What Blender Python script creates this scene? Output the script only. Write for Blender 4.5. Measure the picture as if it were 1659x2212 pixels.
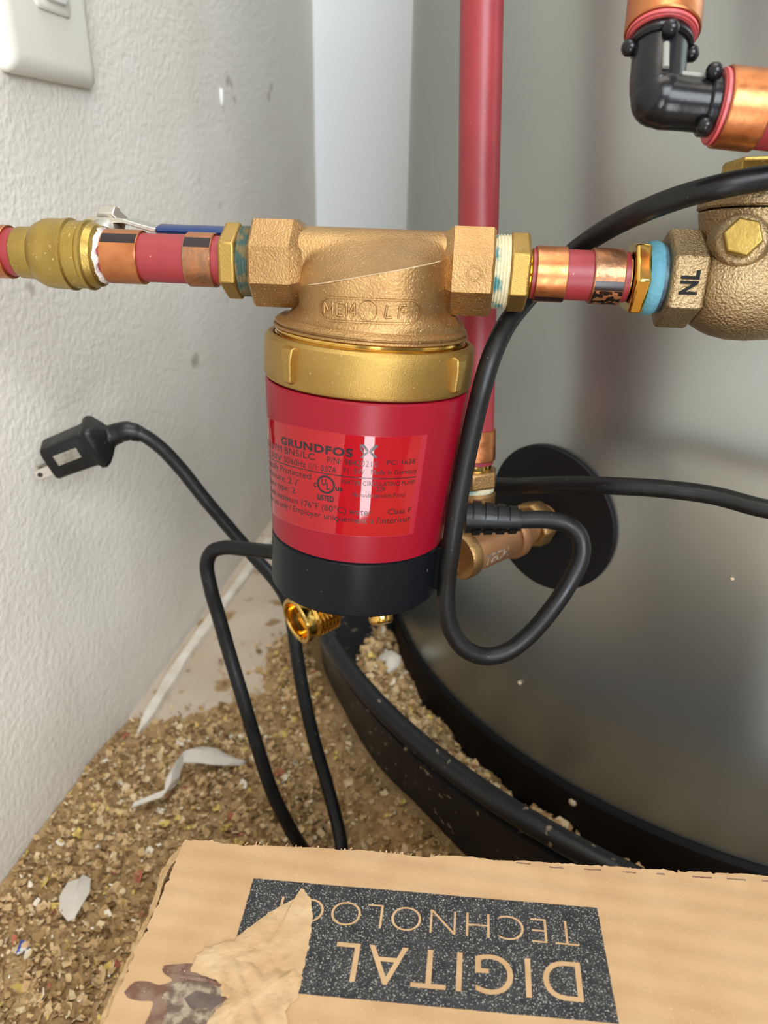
import bpy, math, random
import numpy as np
from mathutils import Vector, Matrix

random.seed(7); rng = np.random.default_rng(11)
for o in list(bpy.data.objects): bpy.data.objects.remove(o)
SC = bpy.context.scene
COL = SC.collection
R_ = math.radians

# ------------------------------------------------------------------ camera
F_PX, W_PX, H_PX = 1600.0, 1659, 2212
pitch, roll, yaw = R_(24.7), R_(1.2), R_(9.0)
fw = Vector((-math.sin(yaw)*math.cos(pitch), math.cos(yaw)*math.cos(pitch), -math.sin(pitch)))
r0 = Vector((math.cos(yaw), math.sin(yaw), 0)); u0 = r0.cross(fw)
cr = math.cos(roll)*r0 + math.sin(roll)*u0; cu = -math.sin(roll)*r0 + math.cos(roll)*u0
cam_d = bpy.data.cameras.new('camera'); cam = bpy.data.objects.new('camera', cam_d); COL.objects.link(cam)
cam.matrix_world = Matrix(((cr.x, cu.x, -fw.x, 0), (cr.y, cu.y, -fw.y, 0), (cr.z, cu.z, -fw.z, 0), (0, 0, 0, 1)))
cam_d.sensor_fit = 'VERTICAL'; cam_d.sensor_height = 36.0; cam_d.lens = F_PX*36.0/H_PX
cam_d.clip_start = .01; cam_d.clip_end = 30
cam_d.dof.use_dof = True; cam_d.dof.focus_distance = .292; cam_d.dof.aperture_fstop = 11.8
SC.camera = cam

# ------------------------------------------------------------------ world and lights
SC.view_settings.view_transform = 'Standard'; SC.view_settings.look = 'None'
SC.view_settings.gamma = 1.0; SC.view_settings.use_curve_mapping = False
SC.view_settings.exposure = -0.12
wd = bpy.data.worlds.new('world'); SC.world = wd; wd.use_nodes = True
wd.node_tree.nodes['Background'].inputs[0].default_value = (.80, .88, 1.0, 1)
wd.node_tree.nodes['Background'].inputs[1].default_value = .42
def area(name, loc, target, sx, sy, power, col, spread=180):
    l = bpy.data.lights.new(name, 'AREA'); l.shape = 'RECTANGLE'; l.size = sx; l.size_y = sy
    l.energy = power; l.color = col; l.spread = R_(spread)
    o = bpy.data.objects.new(name, l); COL.objects.link(o)
    d = Vector(target)-Vector(loc)
    o.matrix_world = Matrix.Translation(loc) @ d.to_track_quat('-Z', 'Y').to_matrix().to_4x4()
    return o
# an unseen low panel added for the label's white stripe, a ceiling light, daylight from the far right
area('label_stripe_light', (.27, -.92, -.58), (.0, .3, -.2), .25, .66, 9.0, (.95, .97, 1.0))
area('ceiling_light', (.15, -.15, 1.35), (-.05, .35, -.2), .9, .5, 10, (1.0, .90, .76))
area('back_wall_fill', (.0, .45, 1.75), (-.22, 1.05, .25), .5, .4, 15, (.78, .89, 1.0))  # unseen overhead panel, added to brighten the back wall and corner
area('daylight', (1.2, -2.2, 1.2), (-.15, .55, .0), 1.8, 1.6, 132, (.90, .95, 1.0))

# ------------------------------------------------------------------ materials
def nt(name):
    m = bpy.data.materials.new(name); m.use_nodes = True
    t = m.node_tree; return m, t, t.nodes['Principled BSDF']
def mat(name, col, rough=.5, metal=0.0, col2=None, nscale=60, nlo=.35, nhi=.65, bump=0.0, bscale=200, coat=0.0,
        spec=.5, dust=None, dscale=700, dth=.68, rough2=None, bdist=.001, bdet=3, island=None):
    m, t, b = nt(name); L = t.links.new; N = t.nodes.new
    b.inputs['Roughness'].default_value = rough; b.inputs['Metallic'].default_value = metal
    b.inputs['Coat Weight'].default_value = coat; b.inputs['Coat Roughness'].default_value = .08
    b.inputs['Specular IOR Level'].default_value = spec
    tc = N('ShaderNodeTexCoord'); src = None
    def noise(scale, detail=4):
        n = N('ShaderNodeTexNoise'); n.inputs['Scale'].default_value = scale; n.inputs['Detail'].default_value = detail
        L(tc.outputs['Object'], n.inputs['Vector']); return n
    def ramp(fac, lo, hi, c1, c2):
        r = N('ShaderNodeValToRGB'); r.color_ramp.elements[0].position = lo; r.color_ramp.elements[1].position = hi
        r.color_ramp.elements[0].color = (*c1, 1); r.color_ramp.elements[1].color = (*c2, 1); L(fac, r.inputs[0]); return r
    if col2 is not None:
        src = ramp(noise(nscale).outputs['Fac'], nlo, nhi, col, col2).outputs[0]
    if island:
        g = N('ShaderNodeNewGeometry'); r = N('ShaderNodeValToRGB'); cr_ = r.color_ramp; cr_.interpolation = 'CONSTANT'
        while len(cr_.elements) < len(island): cr_.elements.new(.5)
        acc = 0
        for e, (w, c) in zip(cr_.elements, island): e.position = acc; e.color = (*c, 1); acc += w
        L(g.outputs['Random Per Island'], r.inputs[0]); src = r.outputs[0]
    if dust is not None:
        dm = ramp(noise(dscale, 2).outputs['Fac'], dth, dth+.06, (0, 0, 0), (1, 1, 1))
        mx = N('ShaderNodeMix'); mx.data_type = 'RGBA'; L(dm.outputs[0], mx.inputs[0])
        if src: L(src, mx.inputs[6])
        else: mx.inputs[6].default_value = (*col, 1)
        mx.inputs[7].default_value = (*dust, 1); src = mx.outputs[2]
        if metal > 0:
            mm = N('ShaderNodeMath'); mm.operation = 'MULTIPLY_ADD'; L(dm.outputs[0], mm.inputs[0])
            mm.inputs[1].default_value = -metal*.8; mm.inputs[2].default_value = metal; L(mm.outputs[0], b.inputs['Metallic'])
    if src: L(src, b.inputs['Base Color'])
    else: b.inputs['Base Color'].default_value = (*col, 1)
    if rough2 is not None:
        rr = N('ShaderNodeMapRange'); L(noise(nscale*1.7).outputs['Fac'], rr.inputs[0])
        rr.inputs[1].default_value = .35; rr.inputs[2].default_value = .65; rr.inputs[3].default_value = rough; rr.inputs[4].default_value = rough2
        L(rr.outputs[0], b.inputs['Roughness'])
    if bump:
        bp = N('ShaderNodeBump'); bp.inputs['Strength'].default_value = bump; bp.inputs['Distance'].default_value = bdist
        L(noise(bscale, bdet).outputs['Fac'], bp.inputs['Height']); L(bp.outputs[0], b.inputs['Normal'])
    return m
M = {}
M['wall'] = mat('painted_plaster', (.76, .72, .64), .75, col2=(.73, .685, .60), nscale=14, bump=.32, bscale=240, bdist=.0022, bdet=1.5, spec=.3, dust=(.42, .37, .30), dscale=22, dth=.70)
M['wall_back'] = mat('white_paint', (.90, .915, .93), .6, bump=.15, bscale=90, bdist=.002)
M['floor'] = mat('worn_plywood', (.46, .36, .26), .85, col2=(.60, .49, .38), nscale=9, bump=.3, bscale=60, bdist=.002, dust=(.30, .19, .09), dscale=34, dth=.62, spec=.2)
M['garage'] = mat('dark_concrete', (.13, .125, .115), .8, col2=(.17, .165, .155), nscale=5)
M['trim'] = mat('chalky_white', (.70, .64, .54), .8, col2=(.56, .49, .38), nscale=40, spec=.2)
M['bronze'] = mat('cast_bronze', (.33, .19, .075), .40, .94, col2=(.42, .25, .10), nscale=35, bump=.55, bscale=1300, bdist=.0005, dust=(.58, .44, .27), dscale=1500, dth=.67, rough2=.5)
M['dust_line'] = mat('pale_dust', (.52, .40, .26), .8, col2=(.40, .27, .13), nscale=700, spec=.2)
M['brass'] = mat('brass', (.42, .265, .075), .42, .93, col2=(.37, .23, .062), nscale=60, bump=.4, bscale=2600, bdist=.0003, dust=(.62, .50, .28), dscale=1700, dth=.70)
M['bright_brass'] = mat('polished_brass', (.78, .50, .13), .16, 1.0, col2=(.70, .43, .10), nscale=120, bump=.08, bscale=400, bdist=.0003)
M['dull_brass'] = mat('dull_yellow_brass', (.42, .29, .075), .38, .88, col2=(.35, .23, .055), nscale=70, bump=.3, bscale=500, bdist=.0005, dust=(.60, .48, .24), dscale=900, dth=.68)
M['check'] = mat('sand_cast_brass', (.37, .265, .14), .38, .90, col2=(.31, .215, .11), nscale=70, bump=.9, bscale=1050, bdist=.0008)
M['copper'] = mat('copper', (.56, .215, .085), .30, .94, col2=(.45, .16, .06), nscale=160, bump=.12, bscale=600, bdist=.0004, rough2=.42)
M['copper_worn'] = mat('tarnished_copper', (.50, .20, .085), .36, .9, col2=(.30, .16, .09), nscale=130, bump=.4, bscale=420, bdist=.0006)
M['copper_brown'] = mat('brown_copper', (.34, .165, .07), .5, .55, col2=(.28, .13, .055), nscale=50, bump=.15, bscale=500, bdist=.0005)
M['copper_print'] = mat('printed_copper', (.60, .25, .105), .36, .8, col2=(.03, .02, .018), nscale=420, nlo=.47, nhi=.51)
M['worn_metal'] = mat('worn_metal', (.30, .28, .23), .4, .8, col2=(.20, .19, .15), nscale=300)
M['pex'] = mat('red_pex', (.27, .025, .030), .42, col2=(.235, .020, .026), nscale=80, bump=.12, bscale=500, bdist=.0004, dust=(.50, .22, .20), dscale=900, dth=.74)
M['pex_light'] = mat('red_pex_edge', (.62, .10, .10), .38)
M['shell'] = mat('red_plastic', (.235, .003, .013), .36, bump=.05, bscale=2500, bdist=.0002, spec=.28)
M['label'] = mat('glossy_red_label', (.30, .002, .006), .05, spec=.5, bump=.06, bscale=60, bdist=.0006)
M['film'] = mat('label_edge_film', (.31, .007, .022), .2)
M['print'] = mat('black_print', (.012, .006, .008), .25)
M['cap'] = mat('black_plastic', (.005, .006, .008), .33, spec=.16, bump=.06, bscale=2500, bdist=.0002, dust=(.20, .20, .20), dscale=420, dth=.76)
M['rubber'] = mat('black_cable', (.006, .006, .006), .32, spec=.32, bump=.1, bscale=600, bdist=.0004, dust=(.08, .075, .07), dscale=800, dth=.71, rough2=.5)
M['black'] = mat('matte_black', (.006, .005, .005), .6, spec=.2)
M['pan'] = mat('black_pan_plastic', (.010, .010, .011), .40, spec=.3, dust=(.20, .16, .11), dscale=160, dth=.66, bump=.1, bscale=300)
M['tank'] = mat('grey_enamel', (.39, .41, .385), .34, .92, col2=(.375, .395, .37), nscale=5, spec=.6, rough2=.38)
M['elbow'] = mat('black_polymer', (.007, .007, .008), .25, spec=.35, bump=.1, bscale=700, bdist=.0004)
M['grey'] = mat('grey_residue', (.24, .24, .21), .7)
M['steel'] = mat('steel', (.55, .52, .46), .32, .9, bump=.2, bscale=700, bdist=.0004)
M['blue'] = mat('blue_vinyl', (.008, .030, .115), .35, bump=.1, bscale=900, bdist=.0004)
M['sealant'] = mat('cream_sealant', (.60, .54, .36), .65, col2=(.085, .25, .25), nscale=85, nlo=.48, nhi=.56, bump=.5, bscale=900, bdist=.0006)
M['sealant_dark'] = mat('worn_sealant', (.26, .21, .11), .45, .5, col2=(.10, .16, .135), nscale=220, nlo=.47, nhi=.55, bump=.5, bscale=900, bdist=.0006)
M['tape'] = mat('blue_sealant', (.10, .28, .345), .6, col2=(.065, .22, .29), nscale=90, bump=.5, bscale=500, bdist=.0008)
M['tape_dark'] = mat('dark_blue_grease', (.035, .05, .07), .55, col2=(.10, .20, .25), nscale=260)
M['plaster_drip'] = mat('white_compound', (.62, .55, .50), .8, bump=.6, bscale=500)
M['plate'] = mat('almond_plastic', (.76, .73, .64), .42)
M['white'] = mat('white_plastic', (.86, .85, .82), .35)
M['card'] = mat('kraft_card', (.47, .305, .16), .75, col2=(.42, .262, .13), nscale=55, bump=.25, bscale=700, bdist=.0004, spec=.2, dust=(.58, .42, .26), dscale=2000, dth=.68)
M['card_edge'] = mat('kraft_edge', (.50, .34, .18), .85, col2=(.36, .22, .10), nscale=300, bump=.5, bscale=900, bdist=.0006, spec=.1)
M['card_torn'] = mat('torn_kraft', (.51, .355, .20), .85, col2=(.44, .285, .145), nscale=90, bump=.7, bscale=260, bdist=.0009, spec=.1)
M['ink'] = mat('patchy_black_ink', (.018, .018, .019), .55, col2=(.035, .035, .035), nscale=300, dust=(.34, .32, .28), dscale=2100, dth=.595, spec=.25)
M['stain'] = mat('brown_stain', (.135, .062, .038), .5, col2=(.20, .125, .085), nscale=170, nlo=.42, nhi=.6, bump=.25, bscale=500, spec=.3, dust=(.42, .38, .32), dscale=1300, dth=.68)
M['crust'] = mat('grey_crust', (.13, .085, .06), .7, col2=(.31, .245, .17), nscale=320, nlo=.42, nhi=.60, bump=.6, bscale=500, spec=.2)
M['tape_old'] = mat('dark_tape', (.085, .055, .045), .3, col2=(.13, .095, .075), nscale=200, spec=.4)
M['chips'] = mat('wood_chips', (.4, .28, .14), .8, spec=.15, island=[
    (.20, (.38, .240, .105)), (.22, (.48, .320, .155)), (.14, (.28, .170, .07)), (.18, (.56, .385, .20)), (.08, (.19, .115, .045)),
    (.10, (.62, .48, .28)), (.05, (.58, .42, .12)), (.02, (.72, .64, .50)), (.01, (.38, .12, .07))])
M['chips_pale'] = mat('pale_flake', (.42, .31, .20), .8, col2=(.52, .41, .28), nscale=300)
M['dust'] = mat('fine_sawdust', (.31, .19, .083), .95, col2=(.43, .285, .14), nscale=120, bump=.8, bscale=500, bdist=.002, spec=.1)
M['paper'] = mat('white_paper', (.60, .55, .47), .8, col2=(.54, .48, .40), nscale=90, bump=.2, bscale=300)
M['paper_blue'] = mat('blue_print', (.05, .07, .30), .7, col2=(.62, .60, .58), nscale=420, nlo=.45, nhi=.5)
M['hole_shade'] = mat('dark_hole', (.02, .012, .006), .6)  # flat dark colour painted for the shade inside holes

# cardboard flutes: faint parallel bands across the panel
t = M['card'].node_tree; bs = t.nodes['Principled BSDF']
wv = t.nodes.new('ShaderNodeTexWave'); wv.bands_direction = 'Y'; wv.inputs['Scale'].default_value = 36; wv.inputs['Distortion'].default_value = 2.2
wv.inputs['Detail'].default_value = 2; wv.inputs['Detail Scale'].default_value = .6
tcn = [n for n in t.nodes if n.type == 'TEX_COORD'][0]; t.links.new(tcn.outputs['Object'], wv.inputs['Vector'])
bn = [n for n in t.nodes if n.type == 'BUMP'][0]; b2 = t.nodes.new('ShaderNodeBump'); b2.inputs['Distance'].default_value = .0011; b2.inputs['Strength'].default_value = .16
t.links.new(wv.outputs['Fac'], b2.inputs['Height']); t.links.new(bn.outputs[0], b2.inputs['Normal']); t.links.new(b2.outputs[0], bs.inputs['Normal'])

# ------------------------------------------------------------------ mesh helpers
def nrm(v): v = np.asarray(v, float); return v/np.linalg.norm(v)
def perp(a):
    a = nrm(a); r = np.array([0, 0, 1.0]) if abs(a[2]) < .9 else np.array([1.0, 0, 0])
    x = nrm(np.cross(r, a)); return x, np.cross(a, x)
class MB:
    def __init__(s): s.v = []; s.f = []
    def add(s, vs, fs):
        k = len(s.v); s.v += [tuple(map(float, p)) for p in vs]; s.f += [tuple(i+k for i in f) for f in fs]; return s
    def rings(s, rows, closed=True, cap0=True, cap1=True):
        n = len(rows[0]); vs = [p for r in rows for p in r]; fs = []
        for i in range(len(rows)-1):
            for j in range(n if closed else n-1):
                a = i*n+j; b = i*n+(j+1) % n
                fs.append((a, b, b+n, a+n))
        if cap0: fs.append(tuple(range(n-1, -1, -1)))
        if cap1: fs.append(tuple(range((len(rows)-1)*n, len(rows)*n)))
        return s.add(vs, fs)
    def lathe(s, O, A, prof, seg=48, X=None, a0=0.0, a1=None, cap=True, phase=0.0):
        """profile = (distance along A, radius) in mm"""
        O = np.asarray(O, float); A = nrm(A)
        if X is None: X, Y = perp(A)
        else: X = nrm(np.asarray(X)-A*np.dot(X, A)); Y = np.cross(A, X)
        full = a1 is None; n = seg if full else seg+1
        an = [phase+(2*math.pi*i/seg if full else a0+(a1-a0)*i/seg) for i in range(n)]
        rows = [[O+A*t*.001+(X*math.cos(a)+Y*math.sin(a))*r*.001 for a in an] for t, r in prof]
        return s.rings(rows, closed=full, cap0=cap and full, cap1=cap and full)
    def tube(s, pts, r, seg=16, cap=True):
        P = [np.asarray(p, float) for p in pts]; T = []
        for i in range(len(P)): T.append(nrm(P[min(i+1, len(P)-1)]-P[max(i-1, 0)]))
        X, _ = perp(T[0]); rows = []
        for i, p in enumerate(P):
            X = nrm(X-T[i]*np.dot(X, T[i])); Y = np.cross(T[i], X)
            rr = r[i] if hasattr(r, '__len__') else r
            rows.append([p+(X*math.cos(a)+Y*math.sin(a))*rr for a in np.linspace(0, 2*math.pi, seg, endpoint=False)])
        return s.rings(rows, cap0=cap, cap1=cap)
    def box(s, c, X, Y, Z, hx, hy, hz):
        c = np.asarray(c, float); X, Y, Z = nrm(X)*hx, nrm(Y)*hy, nrm(Z)*hz
        vs = [c+X*i+Y*j+Z*k for k in (-1, 1) for j in (-1, 1) for i in (-1, 1)]
        return s.add(vs, [(0, 2, 3, 1), (4, 5, 7, 6), (0, 1, 5, 4), (2, 6, 7, 3), (0, 4, 6, 2), (1, 3, 7, 5)])
    def poly(s, pts, z0, z1):
        n = len(pts); vs = [(x, y, z0) for x, y in pts]+[(x, y, z1) for x, y in pts]
        return s.add(vs, [tuple(range(n-1, -1, -1)), tuple(range(n, 2*n))]+[(i, (i+1) % n, n+(i+1) % n, n+i) for i in range(n)])
    def ball(s, c, r, seg=16, X=(1, 0, 0), Z=(0, 0, 1)):
        rr = np.ones(3)*r if not hasattr(r, '__len__') else np.asarray(r)
        Z = nrm(Z); X = nrm(np.asarray(X)-Z*np.dot(X, Z)); Y = np.cross(Z, X); c = np.asarray(c, float); rows = []
        for i in range(1, seg//2):
            ph = math.pi*i/(seg//2)
            rows.append([c-Z*rr[2]*math.cos(ph)+(X*rr[0]*math.cos(a)+Y*rr[1]*math.sin(a))*math.sin(ph) for a in np.linspace(0, 2*math.pi, seg, endpoint=False)])
        return s.rings(rows)
    def build(s, name, m, parent=None, smooth=35, bevel=0, kind=None, mats=None):
        me = bpy.data.meshes.new(name); base = np.array(parent['_o']) if parent is not None else np.zeros(3)
        me.from_pydata([tuple(np.array(p)-base) for p in s.v], [], s.f); me.validate()
        me.materials.append(m)
        o = bpy.data.objects.new(name, me); COL.objects.link(o)
        if parent is not None:
            o.parent = parent if parent.type == 'EMPTY' else parent
        o['_o'] = tuple(base)
        if smooth: me.shade_smooth(); me.set_sharp_from_angle(angle=R_(smooth))
        if bevel:
            b = o.modifiers.new('bevel', 'BEVEL'); b.width = bevel; b.segments = 2; b.limit_method = 'ANGLE'; b.angle_limit = R_(30); b.harden_normals = False
        if kind: o['kind'] = kind
        return o
def thing(name, label, cat, loc, group=None):
    o = bpy.data.objects.new(name, None); COL.objects.link(o); o.location = loc; o.empty_display_size = .01
    o['label'] = label; o['category'] = cat; o['_o'] = tuple(map(float, loc))
    if group: o['group'] = group
    return o
def tag(o, label, cat, group=None, kind=None):
    o['label'] = label; o['category'] = cat
    if group: o['group'] = group
    if kind: o['kind'] = kind
    return o
def structure(o): o['kind'] = 'structure'; return o
def spline(pts, n=10):
    P = [np.asarray(p, float) for p in pts]; P = [2*P[0]-P[1]]+P+[2*P[-1]-P[-2]]; out = []
    for i in range(1, len(P)-2):
        p0, p1, p2, p3 = P[i-1:i+3]
        def tt(a, b): return max(np.linalg.norm(b-a), 1e-6)**.5
        t0 = 0; t1 = t0+tt(p0, p1); t2 = t1+tt(p1, p2); t3 = t2+tt(p2, p3)
        for k in range(n):
            t_ = t1+(t2-t1)*k/n
            A1 = (t1-t_)/(t1-t0)*p0+(t_-t0)/(t1-t0)*p1; A2 = (t2-t_)/(t2-t1)*p1+(t_-t1)/(t2-t1)*p2; A3 = (t3-t_)/(t3-t2)*p2+(t_-t2)/(t3-t2)*p3
            B1 = (t2-t_)/(t2-t0)*A1+(t_-t0)/(t2-t0)*A2; B2 = (t3-t_)/(t3-t1)*A2+(t_-t1)/(t3-t1)*A3
            out.append((t2-t_)/(t2-t1)*B1+(t_-t1)/(t2-t1)*B2)
    out.append(P[-2]); return out
def text2d(body, extrude=0.0, offset=0.0, spacing=1.0, res=4):
    """lettering as (verts, faces) normalised: x 0..1 over the text's width, y 0..1 over its cap height"""
    c = bpy.data.curves.new('txt', 'FONT'); c.body = body; c.size = 1; c.offset = offset; c.space_character = spacing; c.resolution_u = res; c.extrude = extrude
    o = bpy.data.objects.new('txt', c); COL.objects.link(o); bpy.context.view_layer.update()
    me = bpy.data.meshes.new_from_object(o.evaluated_get(bpy.context.evaluated_depsgraph_get()))
    v = np.array([p.co[:] for p in me.vertices]); fs = [tuple(p.vertices) for p in me.polygons]
    bpy.data.objects.remove(o); bpy.data.curves.remove(c); bpy.data.meshes.remove(me)
    x0, x1 = v[:, 0].min(), v[:, 0].max(); v[:, 0] = (v[:, 0]-x0)/max(x1-x0, 1e-6); v[:, 1] /= .69
    return v, fs

PT = {'box': [[-0.10496, 0.1912], [0.11311, 0.21486], [-0.1016, 0.1232]],
 'cord_left': [[-0.21234, 0.38144, -0.14012], [-0.20542, 0.38373, -0.14234], [-0.19636, 0.38694, -0.15049], [-0.18603, 0.38984, -0.16453], [-0.1735, 0.39101, -0.18301],
               [-0.1578, 0.39243, -0.20447], [-0.14281, 0.38966, -0.22029], [-0.12678, 0.37993, -0.22989], [-0.11681, 0.37183, -0.23871], [-0.11203, 0.36548, -0.25397],
               [-0.10908, 0.36133, -0.27105], [-0.10436, 0.35661, -0.29477], [-0.09755, 0.3508, -0.32153], [-0.08827, 0.34285, -0.34654], [-0.07945, 0.33223, -0.36516],
               [-0.07261, 0.31971, -0.37763], [-0.0701, 0.30804, -0.39125], [-0.07252, 0.29014, -0.39125], [-0.08066, 0.29486, -0.39125], [-0.09281, 0.31738, -0.39125],
               [-0.10307, 0.31661, -0.36674], [-0.11487, 0.32041, -0.3426], [-0.12562, 0.32711, -0.3126], [-0.13462, 0.33323, -0.28442], [-0.14373, 0.33992, -0.25739],
               [-0.14997, 0.34374, -0.23509], [-0.15402, 0.34548, -0.21802], [-0.1558, 0.34744, -0.20363], [-0.15245, 0.34819, -0.19598], [-0.14467, 0.34778, -0.19232],
               [-0.13154, 0.34515, -0.19047], [-0.11527, 0.34004, -0.18784], [-0.09468, 0.33547, -0.18551], [-0.07461, 0.3355, -0.17792], [-0.0478, 0.34979, -0.16593],
               [-0.02515, 0.36473, -0.15829], [-0.01096, 0.37108, -0.15427], [0.00118, 0.37104, -0.1513]],
 'cord_right': [[0.00118, 0.37104, -0.1513], [0.01303, 0.36262, -0.14709], [0.02588, 0.34718, -0.13916], [0.04008, 0.33644, -0.13354], [0.05521, 0.32559, -0.12848],
                [0.07229, 0.32052, -0.12602], [0.09461, 0.3155, -0.12525], [0.11506, 0.30714, -0.12623], [0.14627, 0.2997, -0.1241], [0.17194, 0.30081, -0.09457],
                [0.16732, 0.30059, -0.04559], [0.12843, 0.29455, -0.00945], [0.10029, 0.29323, 0.00209], [0.08208, 0.29015, 0.00047], [0.06756, 0.2882, -0.00238],
                [0.05596, 0.29458, -0.00627], [0.04672, 0.3011, -0.01067], [0.03634, 0.31618, -0.01783], [0.02618, 0.32922, -0.02705], [0.01698, 0.32904, -0.03627],
                [0.00575, 0.31885, -0.04835], [-0.00057, 0.30604, -0.05576], [-0.00498, 0.29714, -0.06619], [-0.00772, 0.29221, -0.07825], [-0.01005, 0.28943, -0.093],
                [-0.01231, 0.28663, -0.1102], [-0.014, 0.28359, -0.12573], [-0.01519, 0.28136, -0.14207], [-0.01618, 0.28161, -0.16035], [-0.01578, 0.28089, -0.17399],
                [-0.0126, 0.28034, -0.18584], [-0.00603, 0.28046, -0.19499], [0.00356, 0.28316, -0.19963], [0.01276, 0.28644, -0.19812], [0.02153, 0.29086, -0.19161],
                [0.03082, 0.29665, -0.17993], [0.0384, 0.30354, -0.16771], [0.04248, 0.31021, -0.15718], [0.04057, 0.31465, -0.14939], [0.0344, 0.31659, -0.14551],
                [0.02551, 0.31683, -0.14436], [0.01294, 0.31565, -0.14503]],
 'crease': [[-0.08518, 0.14064], [-0.08026, 0.14077], [-0.07492, 0.14097], [-0.07102, 0.14003]],
 'crust': [[-0.08794, 0.13435], [-0.08644, 0.13785], [-0.08158, 0.14023], [-0.0757, 0.14098], [-0.07086, 0.13962], [-0.06828, 0.13359], [-0.0683, 0.12674],
           [-0.07835, 0.12231], [-0.08435, 0.12588], [-0.08444, 0.12999]],
 'curl': [[-0.221, 0.34105, -0.39275], [-0.21058, 0.34765, -0.39075], [-0.20126, 0.35415, -0.38875], [-0.20303, 0.36645, -0.38575], [-0.20184, 0.38308, -0.38475],
          [-0.19065, 0.38943, -0.38775], [-0.17717, 0.39047, -0.39075], [-0.1611, 0.39401, -0.39475]],
 'digital': [[0.04152, 0.16831], [-0.03826, 0.16121], [0.04201, 0.15508]],
 'ink': [[-0.0737, 0.1796], [-0.0707, 0.1402], [0.052, 0.1507], [0.0491, 0.1899]],
 'oldtape': [[-0.08096, 0.13444], [-0.07805, 0.13729], [-0.07111, 0.13708], [-0.06923, 0.13771], [-0.06944, 0.13508], [-0.07188, 0.1321], [-0.07313, 0.133],
             [-0.07776, 0.13189]],
 'outlet': [[-0.0948, 0.3147, -0.21333], [-0.05333, 0.32634, -0.21439]],
 'plug': [[-0.25544, 0.36608, -0.15604], [-0.22114, 0.3799, -0.14282]],
 'relief': [[-0.00826, 0.31347, -0.14489], [0.01401, 0.31573, -0.1452]],
 'riser': [[-0.02404, 0.382, 0.09166], [-0.01033, 0.357, -0.13431]],
 'scrap_a': [[-0.23213, 0.27779], [-0.22591, 0.28056], [-0.22632, 0.28445], [-0.22064, 0.2835], [-0.21548, 0.27377], [-0.21522, 0.26603], [-0.21605, 0.25745],
             [-0.21842, 0.25466], [-0.22597, 0.25862], [-0.23146, 0.26771]],
 'scrap_d': [[-0.23673, 0.23277], [-0.23673, 0.23824], [-0.2328, 0.23951], [-0.2307, 0.23713], [-0.23213, 0.23253], [-0.23414, 0.23056]],
 'scrap_e': [[-0.0797, 0.49189], [-0.07178, 0.49988], [-0.06185, 0.49536], [-0.06171, 0.48407], [-0.06786, 0.47075], [-0.07459, 0.47546]],
 'slits': [([0.02075, 0.20386], [0.02607, 0.20421]), ([0.03289, 0.20423], [0.03834, 0.20461]), ([0.04583, 0.20557], [0.05194, 0.20629]),
           ([0.05987, 0.20693], [0.06476, 0.20742]), ([0.0722, 0.20837], [0.07523, 0.20873]), ([0.08526, 0.20956], [0.09227, 0.21024]),
           ([0.09766, 0.21103], [0.10459, 0.2115]), ([0.11031, 0.21234], [0.11511, 0.21282])],
 'stain': [[-0.10029, 0.13315], [-0.09859, 0.13656], [-0.09435, 0.13748], [-0.09031, 0.13716], [-0.08706, 0.13924], [-0.0911, 0.14125], [-0.09189, 0.14297],
           [-0.08737, 0.14457], [-0.08302, 0.14551], [-0.07887, 0.14501], [-0.07151, 0.14295], [-0.06646, 0.13676], [-0.06586, 0.12717], [-0.07515, 0.12158],
           [-0.08908, 0.12039], [-0.08954, 0.12495], [-0.08957, 0.12907], [-0.09011, 0.1318], [-0.09451, 0.13144], [-0.09835, 0.13175]],
 'stray': [([0.06683, 0.36344, -0.35835], 0.0028), ([0.02811, 0.39592, -0.29605], 0.0016), ([0.11968, 0.34099, -0.1781], 0.0011)],
 'strip': [[-0.2572, 0.75551, -0.40375], [-0.25804, 0.64523, -0.40375], [-0.26058, 0.56883, -0.40375], [-0.26108, 0.51194, -0.40375], [-0.25919, 0.46924, -0.40375],
           [-0.25745, 0.43685, -0.40375], [-0.25496, 0.41013, -0.40375]],
 'technology': [[0.04148, 0.18325], [-0.06469, 0.17432], [0.0419, 0.17374]],
 'torn': [[-0.05535, 0.1787], [-0.05281, 0.17687], [-0.05026, 0.1736], [-0.04862, 0.16793], [-0.04773, 0.16202], [-0.04713, 0.1555], [-0.047, 0.1492], [-0.0462, 0.14405],
          [-0.04647, 0.13963], [-0.0571, 0.13559], [-0.0698, 0.13761], [-0.07281, 0.1415], [-0.08278, 0.14306], [-0.08258, 0.14829], [-0.07958, 0.15158],
          [-0.07217, 0.1559], [-0.06816, 0.16174], [-0.06295, 0.16872], [-0.05761, 0.17337]],
 'torn2': [[-0.07475, 0.14653], [-0.07114, 0.14955], [-0.06124, 0.14819], [-0.04905, 0.14883], [-0.04681, 0.1474], [-0.04762, 0.14159], [-0.04903, 0.1362],
           [-0.04692, 0.13298], [-0.04877, 0.12759], [-0.0703, 0.12374], [-0.07118, 0.1296], [-0.06788, 0.13651], [-0.07137, 0.14176]]}

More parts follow.
